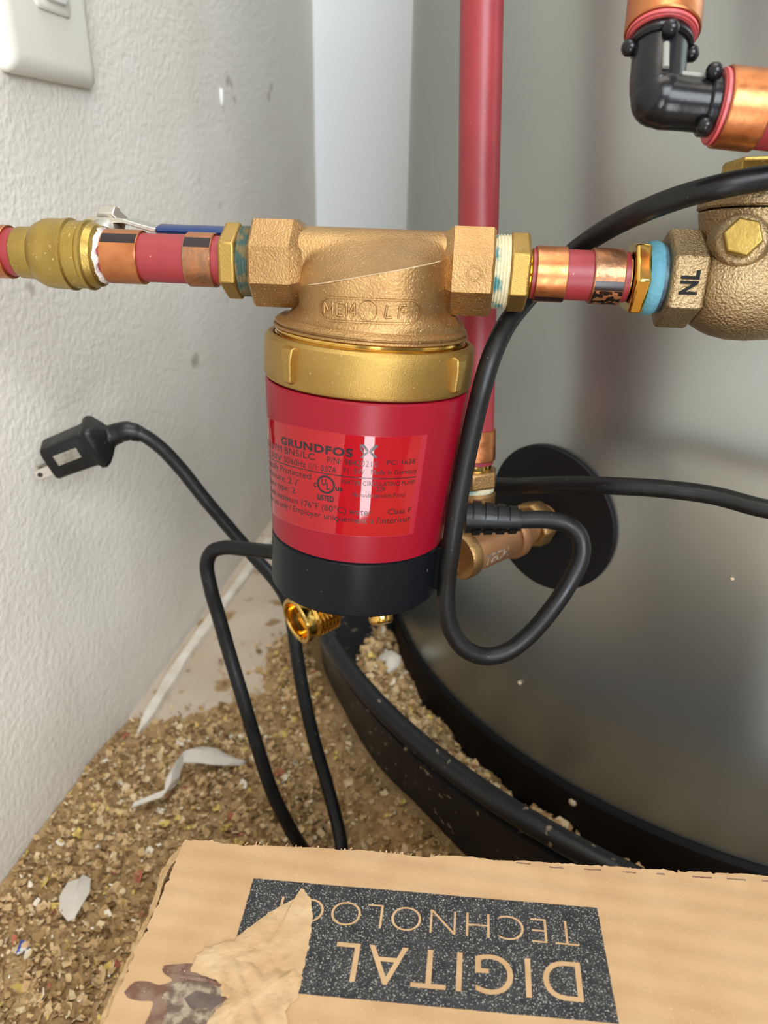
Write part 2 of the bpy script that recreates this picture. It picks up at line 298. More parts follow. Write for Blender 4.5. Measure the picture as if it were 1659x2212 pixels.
# ------------------------------------------------------------------ the setting
WX, FZ, BY = -.2725, -.40375, 1.069
structure(MB().box((WX-.05, -.45, .55), (1, 0, 0), (0, 1, 0), (0, 0, 1), .05, 1.57, .99).build('wall_left', M['wall'], smooth=0))
structure(MB().box((1.0, .53, .3), (1, 0, 0), (0, 1, 0), (0, 0, 1), .05, .53, .74).build('wall_right', M['wall'], smooth=0))
structure(MB().box((.6, BY+.05, .55), (1, 0, 0), (0, 1, 0), (0, 0, 1), .92, .05, .99).build('wall_back', M['wall_back'], smooth=0))
structure(MB().box((.6, .5, FZ-.02), (1, 0, 0), (0, 1, 0), (0, 0, 1), .8725, .5695, .02).build('floor', M['floor'], smooth=0))
structure(MB().box((1.2, -1.6, FZ-.47), (1, 0, 0), (0, 1, 0), (0, 0, 1), 3, 3, .03).build('floor_garage', M['garage'], smooth=0))
# chalky strip lying along the foot of the left wall
sp = spline(PT['strip'], 8); mb = MB(); rows = []
for i, p in enumerate(sp):
    w = .0052+.0007*math.sin(i*.5)+.0006*random.random(); w *= 1.0 if i < len(sp)-12 else max(.15, (len(sp)-i)/12)
    rows.append([(p[0]-w, p[1], FZ+.0003), (p[0]-w*.8, p[1], FZ+.0045), (p[0]+w*.8, p[1], FZ+.0045), (p[0]+w, p[1], FZ+.0003)])
structure(mb.rings(rows).build('trim_1', M['trim']))

# switch plate on the wall
sw = thing('wall_plate', 'almond plastic wall plate with white rocker at the top left on wall', 'wall plate', (WX, .452, .108))
def plate_rows(y0, y1, z0, z1, steps):
    rows = []
    for dx, ins in steps:
        a, b_, c_, d_ = y0+ins, y1-ins, z0+ins, z1-ins; q = .0035; n = 5; ring = []
        for (cy, cz, s0) in ((b_-q, d_-q, 0), (a+q, d_-q, 90), (a+q, c_+q, 180), (b_-q, c_+q, 270)):
            for k in range(n): an = R_(s0+90*k/(n-1)); ring.append((WX+dx, cy+q*math.cos(an), cz+q*math.sin(an)))
        rows.append(ring)
    return rows
MB().rings(plate_rows(.408, .4965, .0435, .1725, [(0, 0), (.0035, 0), (.0058, .0016), (.0075, .006), (.0078, .009)])).build('plate', M['plate'], sw, 40)
MB().rings(plate_rows(.4375, .4715, .0765, .141, [(.007, 0), (.0088, .0003), (.0094, .0012)])).build('rocker_frame', M['plate'], sw, 40)
MB().rings(plate_rows(.4425, .4655, .0815, .136, [(.009, 0), (.0115, .0006), (.012, .0022)])).build('rocker', M['white'], sw, 40)
# a drip of wall paint
tag(MB().ball((WX+.0005, .7301, .058), (.0016, .0030, .0075), 16).build('paint_drip', M['white'], smooth=60), 'small white paint drip stuck on the left wall near the corner', 'paint drip')

# ------------------------------------------------------------------ water heater and pan
TC = np.array([.2375, .6412]); TR = .3225
heater = thing('water_heater', 'tall grey enamel water heater tank with a black base band', 'water heater', (TC[0], TC[1], FZ+.006))
base = (TC[0], TC[1], 0); Zu = (0, 0, 1)
MB().lathe(base, Zu, [(-351, 321), (-349, 322.5), (880, 322.5), (886, 318)], 192).build('tank_shell', M['tank'], heater, 30)
MB().lathe(base, Zu, [(-397.5, 318), (-397, 323), (-352, 326.5), (-349.5, 325), (-349.5, 318)], 192).build('base_band', M['black'], heater, 30)
P = np.array([.0327, .3921, -.1771]); N3 = np.array([-.635, -.7725, 0.0])
a0 = math.atan2(P[1]-TC[1], P[0]-TC[0]); rows = []
for rr, off in ((42.6, .0002), (42.6, .0022), (41.8, .0030), (22, .0030), (7, .0030)):
    rows.append([(TC[0]+(TR+off)*math.cos(a0+u/TR), TC[1]+(TR+off)*math.sin(a0+u/TR), P[2]+w)
                 for u, w in ((rr*.001*math.cos(a), rr*.001*math.sin(a)) for a in np.linspace(0, 2*math.pi, 64, endpoint=False))])
MB().rings(rows, cap0=False).build('port_gasket', M['black'], heater, 40)
pan = thing('drain_pan', 'round black plastic drain pan under the water heater with rolled rim', 'drain pan', (.2463, .6412, FZ))
pb = (.2463, .6412, 0)
MB().lathe(pb, Zu, [(-403, 100), (-403.3, 398), (-326, 406), (-322, 411), (-317, 411), (-315.5, 407.5), (-309, 408), (-309, 405), (-396, 393), (-400, 388), (-400, 100)], 160).build('basin', M['pan'], pan, 40)
rim = [(-303.7+6.2*math.cos(a), 410.5+6.2*math.sin(a)) for a in np.linspace(-2.9, 2.9, 17)]
MB().lathe(pb, Zu, rim, 192, cap=False).build('rim', M['pan'], pan, 60)

# ------------------------------------------------------------------ circulation pump
P0 = np.array([-.0549, .2979, -.074]); AX = nrm([-.0467, -.0603, -.9971]); UP = -AX
E1 = np.array([.9866, .1533, -.0555]); E1 = nrm(E1-AX*np.dot(E1, AX)); BK = np.cross(UP, E1)
pump = thing('circulation_pump', 'bronze, red and black circulation pump hanging in the middle of the pipe', 'pump', tuple(P0+AX*.0965))
def pol(th, s, r): return P0+AX*(s*.001)+(E1*math.sin(th)-BK*math.cos(th))*(r*.001)
def plathe(mb, prof, seg=96): return mb.lathe(P0, AX, prof, seg, X=E1)
Q = np.array([-.053, .3003, -.0343]); E = nrm([.997, .0765, -.0101]); V = nrm(UP-E*np.dot(UP, E)); B = np.cross(V, E)  # pipe frame: E right, V up, B back
KT = .962                                             # one scale for the whole line, along the pipe
def P3(t_, b_, v_): return Q+E*t_*.001+B*b_*.001+V*v_*.001
def PF(t_, b_, v_): return P3(t_*KT, b_, v_)
def pl(mb, prof, seg=48, phase=0.0): return mb.lathe(Q, E, [(t_*KT, r) for t_, r in prof], seg, X=-B, phase=phase)
# housing: tube between the ports, slanted face with a ridge, round neck below
nx, nz = 96, 100; zb, zt = -24.5, 14.2
def smax(a, b, k): h = max(0, min(1, .5+.5*(a-b)/k)); return b+(a-b)*h+k*h*(1-h)
def tube_y(x, z):
    if abs(z) >= 14.2: return 0.0
    y = math.sqrt(14.2**2-z*z)
    fl = max(0, min(1, (12-x)/40))                 # flat facet of the left port fades out along the tube
    return y*(1-fl)+fl*min(y*1.04, 13.2, (14.6-z)*1.0+6 if z > 5.5 else 99)
def yfront(x, z):
    hw = 29.8+max(0, min(1, (-13.5-z)/7))**2*6.4      # the neck flares towards the flange
    w = max(0, min(1, (-14.5-z)/6)); u_ = min(1, abs(x)/hw)
    flat = 34.6*(1-u_**3.4)**.60
    circ = 36.4*math.sqrt(max(0, 1-(x/36.4)**2)) if abs(x) < 36.4 else 0
    full = flat*(1-w)+circ*w
    zr = -1.2+.205*x                                # ridge climbs to the right
    if z > zr:
        k = min(1, (z-zr)/max(13.8-zr, 1)); ny = full*(1-k)+k*4.0+1.2*math.sin(k*math.pi)*(-.7)
        ny = min(ny, full)
    else: ny = full
    return smax(tube_y(x, z), ny, 1.2) if abs(z) < 14.2 else (ny if z < 0 else 0)
def halfw(z): return 36.2 if z < -20.5 else 36.2-4.4*min(1, (z+20.5)/5)**.5
us = np.sin(np.linspace(-1, 1, nx)*math.pi/2)
front = []
for k in range(nz):
    z = zb+(zt-zb)*k/(nz-1); rf, rb = [], []; half = halfw(z)
    for u in us:
        x = half*u; y = yfront(x, z)
        rf.append(P3(x, -y, z)); rb.append(P3(x, y, z))
    front.append(rf+rb[::-1])
housing = MB().rings(front, closed=True)
for prof in ([(-47.4, 9.6), (-47.4, 16.6), (-46.4, 17.6), (-31.2, 17.6), (-26.6, 14.2), (-24, 10)], [(45.8, 9.6), (45.8, 16.6), (44.8, 17.6), (30.2, 17.6), (26, 14.2), (24, 10)]):
    housing.lathe(Q, E, prof if prof[0][0] < 0 else prof[::-1], 8, X=-B, phase=math.pi/8)
ho = housing.build('housing', M['bronze'], pump, 28)
bv = ho.modifiers.new('bevel', 'BEVEL'); bv.width = .0007; bv.segments = 2; bv.limit_method = 'ANGLE'; bv.angle_limit = R_(30)
plathe(MB(), [(-19.9, 30), (-19.7, 36.4), (-18.9, 37.6), (-18.2, 38.6), (-17.5, 38.6), (-17.2, 37.8), (-16.8, 37.8), (-16.5, 39.2), (-15.7, 39.2), (-15.5, 38.2), (-15.3, 30)], 128).build('flange', M['bronze'], pump, 30)
plathe(MB(), [(-15.5, 30), (-15.5, 38.0), (-15.1, 38.5), (-14.4, 38.5), (-14.2, 38.0), (-13.4, 38.0), (-13.2, 38.6), (-11.5, 38.6), (-11.5, 30)], 128).build('thread_ring', M['bright_brass'], pump, 30)
nut = plathe(MB(), [(-11.5, 38.7), (-13.2, 39.4), (-13.5, 40.2), (-13.2, 41.2), (-11.9, 42.4), (-10, 42.6), (2.4, 42.6), (3.8, 42.0), (4.4, 41), (4.4, 36)], 128).build('union_nut', M['brass'], pump, 30)
for th in (-41.8, 51.5, 141, 231):
    t_ = R_(th); lug = MB(); rows = []
    for s_, w, h in ((-11.8, 3.4, 1.0), (-10.9, 3.4, 3.0), (-7.6, 3.0, 3.1), (-6.2, 2.4, 2.8), (1.2, 2.4, 2.4), (2.2, 1.9, .6)):
        rows.append([pol(t_+a/42.5, s_, 42.3+hh) for a, hh in ((-w, -.8), (-w*.8, h), (w*.8, h), (w, -.8))])
    lug.rings(rows).build('lug', M['brass'], nut, 40, bevel=.0005)
# motor shell and end cap
def RS(s): return 42.1+(38.0-42.1)*(s-5)/66
plathe(MB(), [(4.6, 38), (4.9, 41.6), (5.6, 42.1), (30, RS(30)), (71, RS(71)), (71.3, 37)], 128).build('motor_shell', M['shell'], pump, 30)
capo = plathe(MB(), [(71.3, 36.6), (72, 37.2), (72.6, 37.95), (90, 37.9), (95.4, 37.7), (96.5, 36.9), (96.8, 34), (96.8, 1)], 128).build('end_cap', M['cap'], pump, 30)
tb = MB()
rows = []
for s_, w, h in ((71.8, 3.5, .2), (72.2, 5, 2.6), (92.5, 5, 2.6), (93.2, 4, .2)):
    rows.append([pol(R_(76)+a/38, s_, 37.6+hh) for a, hh in ((-w, -.6), (-w, h), (w, h), (w, -.6))])
tb.rings(rows).build('terminal_block', M['cap'], pump, 40, bevel=.0006)
# label, a thin glossy sheet wrapped round the shell; film margin at its right end
def sdrift(thd): return .0009*max(0, -10-thd)**2
def patch(mb, th0, th1, s0, s1, dr, n=48):
    rows = []
    for k in range(n+1):
        th = th0+(th1-th0)*k/n; d = sdrift(th)
        rows.append([pol(R_(th), s0+d, RS(s0+d)+dr*.2), pol(R_(th), s0+d, RS(s0+d)+dr), pol(R_(th), s1+d, RS(s1+d)+dr), pol(R_(th), s1+d, RS(s1+d)+dr*.2)])
    return mb.rings(rows, closed=False, cap0=False, cap1=False)
patch(MB(), -92, 36.5, 17.15, 59.3, .07, 60).build('label_film', M['film'], pump, 40)
label = patch(MB(), -92, 32.6, 17.4, 58.8, .16, 60).build('label', M['label'], pump, 40)
def wrap(mb, v, fs, th0, th1, s_base, h, dr=.21, tilt=0.0):
    out = []
    for x, y, z in v:
        th = th0+(th1-th0)*x; s = s_base-h*y+tilt*x+sdrift(th); out.append(pol(R_(th), s, RS(s)+dr))
    # keep windings facing outward
    return mb.add(out, fs)
pr = MB()
for body, a, b_, s, h, off, spc in (
        ('GRUNDFOS', -51.4, -4.3, 25.9, 3.0, .040, 1.1), ('UP 15-16 PM BN5/LC', -88, -25.5, 29.4, 2.7, 0, 1), ('P/N: 98420210', -18.1, 9.1, 29.4, 2.4, 0, 1),
        ('PC: 1638', 13.9, 30.6, 28.4, 2.0, .004, 1), ('115-230V', -89, -51, 33.2, 2.5, 0, 1), ('50/60Hz', -49, -31.5, 33.2, 2.5, 0, 1), ('I1/1: 0.07A', -29.4, -12.9, 33.3, 2.5, 0, 1), ('P1: 5W', -9, 2.5, 32.7, 2.3, 0, 1),
        ('Made in Germany', 5.8, 32.4, 32.4, 1.9, 0, 1), ('Thermically Protected', -86, -28, 37.6, 2.6, 0, 1), ('Enclosure 2 /', -80, -37.5, 41.6, 2.6, 0, 1), ('Enclosure type: 2', -86, -39.5, 45.3, 2.5, 0, 1),
        ('WATER CIRCULATING PUMP', -10.2, 31.8, 37.2, 1.9, 0, 1), ('Z29', 9.4, 14.4, 39.3, 1.7, 0, 1), ('Nonsubmersible Pump', -3.5, 26.8, 42, 1.8, 0, 1),
        ('For use with maximum 176°F (80°C) water', -88, 8.3, 49.6, 2.6, 0, 1), ('Class F', 17.4, 32, 49.3, 2.3, 0, 1),
        ('For indoor use only / Employer uniquement à l\'intérieur', -89, 32.2, 53.2, 2.6, 0, 1),
        ('c', -26, -24.4, 40.3, 2.6, .03, 1), ('us', -13, -9.0, 40.4, 2.2, .03, 1), ('LISTED', -23.7, -13.6, 45.3, 2.1, .035, 1)):
    v, fs = text2d(body, 0, off, spc, 3); wrap(pr, v, fs, a, b_, s, h)
v, fs = text2d('U', 0, .02); wrap(pr, v, fs, -21.2, -18.6, 38.9, 2.6)
v, fs = text2d('L', 0, .02); wrap(pr, v, fs, -18.2, -16.2, 40.5, 2.6)
ring = []
for rr in (3.75, 2.95): ring.append([pol(R_(-18.7)+rr*math.cos(a)/39.8, 38.6+sdrift(-18.7)+rr*math.sin(a), RS(38.6+rr*math.sin(a))+.21) for a in np.linspace(0, 2*math.pi, 40, endpoint=False)])
pr.rings(ring, cap0=False, cap1=False)
pr.rings([[pol(R_(th), s_+sdrift(th), RS(s_+sdrift(th))+.21) for s_ in (33.9, 34.25)] for th in np.linspace(-90, 32.4, 50)], closed=False, cap0=False, cap1=False)
for quad in (((-.9, 20.8), (1.0, 20.4), (3.9, 22.9), (3.0, 23.4)), ((4.3, 22.6), (6.6, 20.6), (8.4, 20.5), (8.3, 21.3), (5.0, 23.7)), ((3.6, 23.3), (4.5, 23.0), (8.3, 25.0), (7.9, 25.9), (6.8, 25.6)), ((-.3, 25.9), (.6, 26.0), (3.7, 23.9), (3.2, 23.3), (1.2, 24.3)), ((-1.0, 20.6), (-.6, 22.6), (1.2, 24.6), (1.6, 24.1), (.1, 22.0))):
    pr.add([pol(R_(a), s, RS(s)+.21) for a, s in quad], [tuple(range(len(quad)))])
pr.build('lettering', M['print'], label, 0)
# raised plaque on the housing neck: rim, round boss and lettering
plq = MB()
cx_, cz, hl, hr_ = 1.6, -12.9, 14.2, 4.0
def stad(d):
    pts = []
    for sx in (1, -1):
        for a in np.linspace(-90, 90, 13): pts.append((cx_+sx*(hl+(hr_+d)*math.cos(R_(a))), cz+sx*(hr_+d)*math.sin(R_(a))))
    out = []
    for i in range(len(pts)):
        a, b_ = np.array(pts[i]), np.array(pts[(i+1) % len(pts)]); n_ = max(1, int(np.linalg.norm(b_-a)/1.5))
        out += [tuple(a+(b_-a)*k/n_) for k in range(n_)]
    return out
def dense(d, ref): return [(cx_+(x-cx_)*1, z) for x, z in ref]
base_ = stad(0); rows = []
for d, lift in ((-.46, -.25), (-.25, .62), (.25, .62), (.46, -.25)):
    ring = []
    for x, z in base_:
        xc = max(-hl, min(hl, x-cx_))+cx_; dx, dz = x-xc, z-cz; L_ = math.hypot(dx, dz) or 1
        x2, z2_ = x+dx/L_*d, z+dz/L_*d; ring.append(P3(x2, -yfront(x2, z2_)-lift, z2_))
    rows.append(ring)
plq.rings(rows, cap0=False, cap1=False)
rows = []
for rr, lift in ((3.5, -.2), (3.25, .7), (.5, .7)): rows.append([P3(cx_-.6+rr*math.cos(a), -yfront(cx_-.6+rr*math.cos(a), cz+rr*math.sin(a))-lift, cz+rr*math.sin(a)) for a in np.linspace(0, 2*math.pi, 28, endpoint=False)])
plq.rings(rows, cap0=False)
GL = {'M': [[(0, 0), (0, 1), (.5, .35), (1, 1), (1, 0)]], 'E': [[(1, 1), (0, 1), (0, 0), (1, 0)], [(0, .52), (.85, .52)]], '1': [[(0, .72), (.8, 1), (.8, 0)]],
      '4': [[(.75, 0), (.75, 1), (0, .32), (1.05, .32)]], 'L': [[(.25, 1), (0, 0), (1, .05)]], 'F': [[(0, 0), (.2, 1), (1.1, 1)], [(.1, .5), (.85, .5)]]}
for ch, x0, w_ in (('M', -14.9, 3.3), ('E', -10.1, 2.0), ('1', -7.5, 1.2), ('4', -5.3, 2.1), ('L', 7.2, 2.6), ('F', 12.0, 2.5)):
    for stroke in GL[ch]:
        for (xa, ya), (xb, yb) in zip(stroke[:-1], stroke[1:]):
            pts = []
            for k in range(7):
                X_ = x0+w_*(xa+(xb-xa)*k/6); Z_ = cz-2.2+4.4*(ya+(yb-ya)*k/6); pts.append(P3(X_, -yfront(X_, Z_)-.18, Z_))
            plq.tube(pts, [.00034]+[.00048]*5+[.00034], 8)
plq.build('cast_plaque', M['bronze'], pump, 50)
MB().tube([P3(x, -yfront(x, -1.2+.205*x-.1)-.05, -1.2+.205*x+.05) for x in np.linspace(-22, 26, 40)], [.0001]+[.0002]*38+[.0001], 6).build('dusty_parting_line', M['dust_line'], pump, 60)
rg = MB(); rows = []
for rr, lift in ((3.0, -.2), (2.8, .35), (2.3, .35), (2.1, -.2)):
    rows.append([P3(38.4+rr*math.cos(a), -17.6*math.cos(math.pi/8)*1.0-lift, rr*math.sin(a)) for a in np.linspace(0, 2*math.pi, 28, endpoint=False)])
rg.rings(rows, cap0=False, cap1=False).build('casting_mark', M['bronze'], pump, 40)

# ------------------------------------------------------------------ pipes and fittings along the pump's line
def hexfit(parent, t0, t1, rad, m, name='hex_nut', phase=0.0, n=6):
    return pl(MB(), [(t0, 8.5), (t0, rad*.93), (t0+.8, rad), (t1-.8, rad), (t1, rad*.93), (t1, 8.5)], n, phase).build(name, m, parent, 25, bevel=.0005)
def crimp(parent, t0, t1, m, mark=None, r=10.4, mm='print'):
    c = pl(MB(), [(t0, 9.3), (t0, r-.25), (t0+.4, r), (t1-.4, r), (t1, r-.25), (t1, 9.3)], 64).build('crimp_ring', m, parent, 30)
    if mark:
        rows = [[PF(t_, -(r+.06)*math.cos(R_(a)), (r+.06)*math.sin(R_(a))) for a in np.linspace(mark[0], mark[1], 10)] for t_ in (t0+.5, t1-.3)]
        MB().rings(rows, closed=False, cap0=False, cap1=False).build('ink_band', M[mm], c, 40)
    return c
def ridges(t0, t1, r, p=1.35, d=.55):
    prof = []; t_ = t0
    while t_ < t1-p*.4: prof += [(t_, r-d), (t_+p*.5, r)]; t_ += p
    return [(t0, 6)]+prof+[(t1, r-d), (t1, 6)]
# far left stub
s0 = thing('red_pipe_stub', 'short end of red pipe with copper ring at the far left picture edge', 'pipe', tuple(PF(-175, 0, 0)))
pl(MB(), [(-215, 6), (-215, 9.35), (-151.2, 9.35), (-151.2, 6)]).build('tube', M['pex'], s0)
crimp(s0, -169, -154.6, M['copper'])
bvv = thing('ball_valve', 'yellow brass ball valve with blue lever handle at left of the pump', 'valve', tuple(PF(-130, 0, 0)))
pl(MB(), [(-151, 7), (-151, 9.5), (-150, 10), (-143.2, 10.1), (-142, 11.6), (-138.5, 13.2), (-136, 13.5), (-129.6, 13.6), (-128.6, 13.9), (-127.3, 13.9), (-126.6, 13.0), (-121.5, 12.9), (-120.6, 13.5), (-119.2, 13.5), (-118.4, 12.6), (-115.6, 11.9), (-114.4, 10.6), (-114.2, 7)], 56).build('valve_body', M['dull_brass'], bvv, 30)
mb = MB(); rows = []
for t_, w in ((-115.0, 10.6), (-114.2, 10.9), (-113.0, 9.7)):
    rows.append([PF(t_+random.uniform(-.8, .9), -(w+random.uniform(-.5, .3))*math.cos(a), (w+random.uniform(-.5, .3))*math.sin(a)) for a in np.linspace(0, 2*math.pi, 40, endpoint=False)])
mb.rings(rows).build('compound_collar', M['plaster_drip'], bvv, 60)
# stem, nut and lever behind the pipe
st = PF(-119, 6, 8); sd = nrm(B*.75+V*.66); so = PF(-117, 8, 6.6)
MB().lathe(so, sd, [(0, 6.5), (4, 6.2), (6, 5), (10, 4)], 24).build('stem', M['steel'], bvv)
MB().lathe(so, sd, [(7.5, 3), (7.5, 6.2), (8.1, 6.6), (11.9, 6.6), (12.5, 6.0), (12.5, 3)], 6).build('stem_nut', M['steel'], bvv, 25, bevel=.0004)
MB().lathe(so, sd, [(12.5, 2.6), (16, 2.4), (16.7, 1.6)], 14).build('stem_tip', M['dull_brass'], bvv)
hp = so+sd*.0102
lvr = MB(); rows = []
for t_, up_, w in ((-7, .3, 8), (8, 0, 8), (14, -1.6, 7.5), (20, -3.0, 7), (28, -3.3, 6.6), (80, -3.1, 6.2)):
    c = hp+E*t_*.001+V*up_*.001
    rows.append([c-B*w*.001-V*.0009, c-B*w*.001+V*.0009, c+B*w*.001+V*.0009, c+B*w*.001-V*.0009])
lvr.rings(rows).build('lever_plate', M['steel'], bvv, 30, bevel=.0003)
gr = MB(); rows = []
for t_, w, h in ((20, 5.6, 1.4), (22, 8.4, 2.5), (55, 8.2, 2.5), (84, 8.4, 2.8), (93, 8.0, 2.8), (98.5, 6.5, 2.2), (101, 3.2, 1.4)):
    c = hp+E*t_*.001+V*(-3.1)*.001
    rows.append([c+B*w*.001*math.cos(a)+V*h*.001*math.sin(a) for a in np.linspace(0, 2*math.pi, 20, endpoint=False)])
gr.rings(rows).build('lever_grip', M['blue'], bvv, 50)

lp = thing('red_pipe', 'red plastic pipe with two copper crimp rings between ball valve and pump', 'pipe', tuple(PF(-88, 0, 0)), 'red pipe pieces in the pump line')
pl(MB(), [(-113.6, 6), (-113.6, 9.35), (-62.6, 9.35), (-62.6, 6)]).build('tube', M['pex'], lp)
crimp(lp, -112.2, -96.8, M['copper'], (33, 58)); crimp(lp, -77.6, -66, M['copper_worn'], (30, 55))
la = thing('brass_adapter', 'hexagonal brass adapter screwed into the left port of the pump', 'pipe fitting', tuple(PF(-57, 0, 0)), 'brass adapters in the pump line')
hexfit(la, -62.2, -55.0, 14.6, M['brass'], phase=math.pi/6)
pl(MB(), ridges(-55.1, -48.8, 13.4, 1.3, .9)).build('thread_sealant', M['sealant_dark'], la, 25)
pl(MB(), [(-66.2, 6.5), (-66.2, 8.6), (-63.5, 8.6), (-63.5, 6.5)]).build('barb', M['bright_brass'], la)
ra = thing('brass_adapter', 'brass adapter with cream and teal sealant on thread at right port of pump', 'pipe fitting', tuple(PF(57, 0, 0)), 'brass adapters in the pump line')
pl(MB(), ridges(46.8, 53.6, 14.0, 1.25, .7)).build('thread_sealant', M['sealant'], ra, 25)
hexfit(ra, 53.4, 61.6, 14.8, M['brass'], phase=math.pi/6)
pl(MB(), [(61.5, 6.5), (61.5, 8.9), (61.8, 9.2), (62.3, 8.7), (62.9, 9.1), (63.4, 6.5)]).build('barb', M['bright_brass'], ra, 25)
rp = thing('red_pipe', 'short red plastic pipe with two copper crimp rings between pump and check valve', 'pipe', tuple(PF(81, 0, 0)), 'red pipe pieces in the pump line')
pl(MB(), [(62.9, 6), (62.9, 9.35), (100.6, 9.35), (100.6, 6)]).build('tube', M['pex'], rp)
crimp(rp, 64.2, 76.4, M['copper'], (-68, -50)); c2 = crimp(rp, 86.4, 98.4, M['copper_worn'], (-26, -6))
rows = [[PF(t_, -10.45*math.cos(R_(a)), 10.45*math.sin(R_(a))) for a in np.linspace(-75, -27, 12)] for t_ in (86.9, 98.1)]
MB().rings(rows, closed=False, cap0=False, cap1=False).build('printed_marks', M['copper_print'], c2, 40)
ca = thing('brass_adapter', 'bright brass adapter with pale blue sealant screwed into the check valve', 'pipe fitting', tuple(PF(104, 0, 0)), 'brass adapters in the pump line')
pl(MB(), [(100.2, 6.5), (100.2, 8.9), (101, 9.2), (101.6, 6.5)]).build('barb', M['bright_brass'], ca)
hexfit(ca, 101.4, 107.4, 14.4, M['bright_brass'], phase=0)
pl(MB(), [(107, 6), (107, 12.6), (108, 13.4), (110.6, 13.7), (112.2, 13.2), (112.2, 6)], 40).build('thread_sealant', M['tape'], ca, 50)
pl(MB(), [(112, 6), (112, 12.4), (113, 12.8), (114.6, 12.2), (114.6, 6)], 40).build('grease_band', M['tape_dark'], ca, 50)

# check valve
cv = thing('check_valve', 'sand-cast brass swing check valve with hex port and bolted cap at right edge', 'valve', tuple(PF(146, 0, 0)))
body = MB()
body.lathe(Q, E, [(t_*KT, r) for t_, r in [(114, 12), (114, 16.8), (115.2, 18.2), (126.4, 18.2), (127.6, 17)]], 6, X=-B, phase=math.pi/6)
pl(body, [(127, 12), (127.6, 15.5), (129, 17), (132, 18.6), (136, 20.2), (142, 21.4), (150, 21.6), (158, 20.8), (164, 18.8), (168, 17), (169, 12)], 56)
body.lathe(Q, E, [(t_*KT, r) for t_, r in [(168.4, 17), (169.6, 18.2), (181, 18.2), (182, 16.8), (182, 12)]], 6, X=-B, phase=math.pi/6)
cvc = PF(146, 0, 0); CU = nrm(V+B*.10)
body.lathe(cvc, CU, [(6, 19), (15, 18.4), (20, 18.6), (24.2, 19.6), (24.6, 17)], 56)
body.lathe(PF(136.5, -15.6, 14.6), nrm(-B*.93-E*.28+V*.2), [(-6, 11.5), (0, 9.8), (2.6, 8.6), (3.4, 7.4), (3.4, 3)], 32)
body.build('valve_body', M['check'], cv, 40, bevel=.0005)
MB().lathe(cvc, CU, [(24.7, 15), (24.9, 19.4), (25.6, 20.2), (31, 20.2), (32.4, 18.6), (33, 12)], 56).build('cap', M['check'], cv, 30)
MB().lathe(cvc, CU, [(32.6, 9), (32.6, 12.8), (33.4, 13.6), (41, 13.6), (42.2, 12.6), (42.2, 3)], 6, X=-B, phase=.2).build('cap_nut', M['dull_brass'], cv, 25, bevel=.0006)
MB().lathe(PF(136.5, -15.6, 14.6), nrm(-B*.93-E*.28+V*.2), [(3, 4), (3, 6.2), (3.6, 6.8), (8.2, 6.8), (8.9, 6.3), (8.9, 1)], 6, X=V, phase=.35).build('hinge_bolt', M['dull_brass'], cv, 25, bevel=.0004)
v, fs = text2d('NL', .05, .03, 1.0, 3); lt = MB()
lt.add([PF(124.2-6.2*y*1.0-.5, -18.2*math.cos(math.pi/6)-(.45 if z > 0 else -.2), -4.2+8.6*x) for x, y, z in v], fs)
lt.build('cast_letters', M['black'], cv, 0)

# ------------------------------------------------------------------ black elbow with large red pipes, upper right
EC = np.array([.0405, .281, .0221]); EZ = nrm([.03, .50, .86]); EX = nrm([.99, .05, -.11]); EX = nrm(EX-EZ*np.dot(EX, EZ))
el = thing('elbow_fitting', 'black polymer elbow with round studs joining two large red pipes', 'pipe fitting', tuple(EC))
path = [EC+EX*.0165]+[EC+EX*t_*.001 for t_ in (12, 7)]
n_ = 8
for k in range(1, n_):
    a = math.pi/2*k/n_; path.append(EC+EX*(.0035*(1-math.sin(a)))*1.2+EZ*(.0035*(1-math.cos(a)))*1.2)
path += [EC+EZ*t_*.001 for t_ in (7, 13, 21)]
MB().tube(path, [.0078, .0078, .0079]+[.0082]*(n_-1)+[.0085, .0086, .0086], 32).ball(EC+EX*.001+EZ*.001, .0086, 24).build('elbow_body', M['elbow'], el, 50)
MB().lathe(EC, EZ, [(17.6, 6), (17.6, 9.2), (18.4, 10), (19.6, 10), (20.4, 9.4), (24, 9.0), (24, 6)], 40).build('collar', M['elbow'], el, 40)
MB().lathe(EC, EX, [(15.2, 6), (15.2, 8.4), (15.8, 9.0), (17, 9.0), (20, 8.8), (20, 6)], 40).build('collar', M['elbow'], el, 40)
EY = np.cross(EZ, EX)
for c, ds in ((EC+EZ*.0172, [(EX*-1), (EX*.98), (-EY)]), (EC+EX*.0152, [(EZ*.62-EY*.78), (-EZ*.9-EY*.35), (EZ*.95+EY*.2)])):
    for d in ds: MB().ball(c+nrm(d)*.0098, .0027, 14).build('stud', M['elbow'], el, 60)
MB().tube([EC-EY*.0086+EZ*t_*.001-EX*.0003*k for k, t_ in enumerate((5, 9, 13))], .0011, 8).build('mould_rib', M['grey'], el, 50)
MB().tube([EC-EY*.0048+EZ*.0062+EX*t_*.001 for t_ in (-1, 6, 13)], .0011, 8).build('mould_rib', M['grey'], el, 50)
def bigpipe(name, label, O, A, t0, t1, c0, c1, X=None):
    g = thing(name, label, 'pipe', tuple(O+A*t0*.001), 'large red pipes on the elbow')
    MB().lathe(O, A, [(t0, 8.6), (t0, 10.7), (t0+.4, 11.0), (t1, 11.0), (t1, 8)], 56).build('tube', M['pex'], g, 30)
    MB().lathe(O, A, [(t0-.15, 8.5), (t0-.15, 10.4), (t0+.5, 11.05), (t0+1.2, 11.1)], 56, cap=False).build('cut_end', M['pex_light'], g, 30)
    MB().lathe(O, A, [(c0, 10.9), (c0, 11.6), (c0+.5, 11.9), (c1-.5, 11.9), (c1, 11.6), (c1, 10.9)], 56).build('crimp_ring', M['copper'], g, 30)
    return g
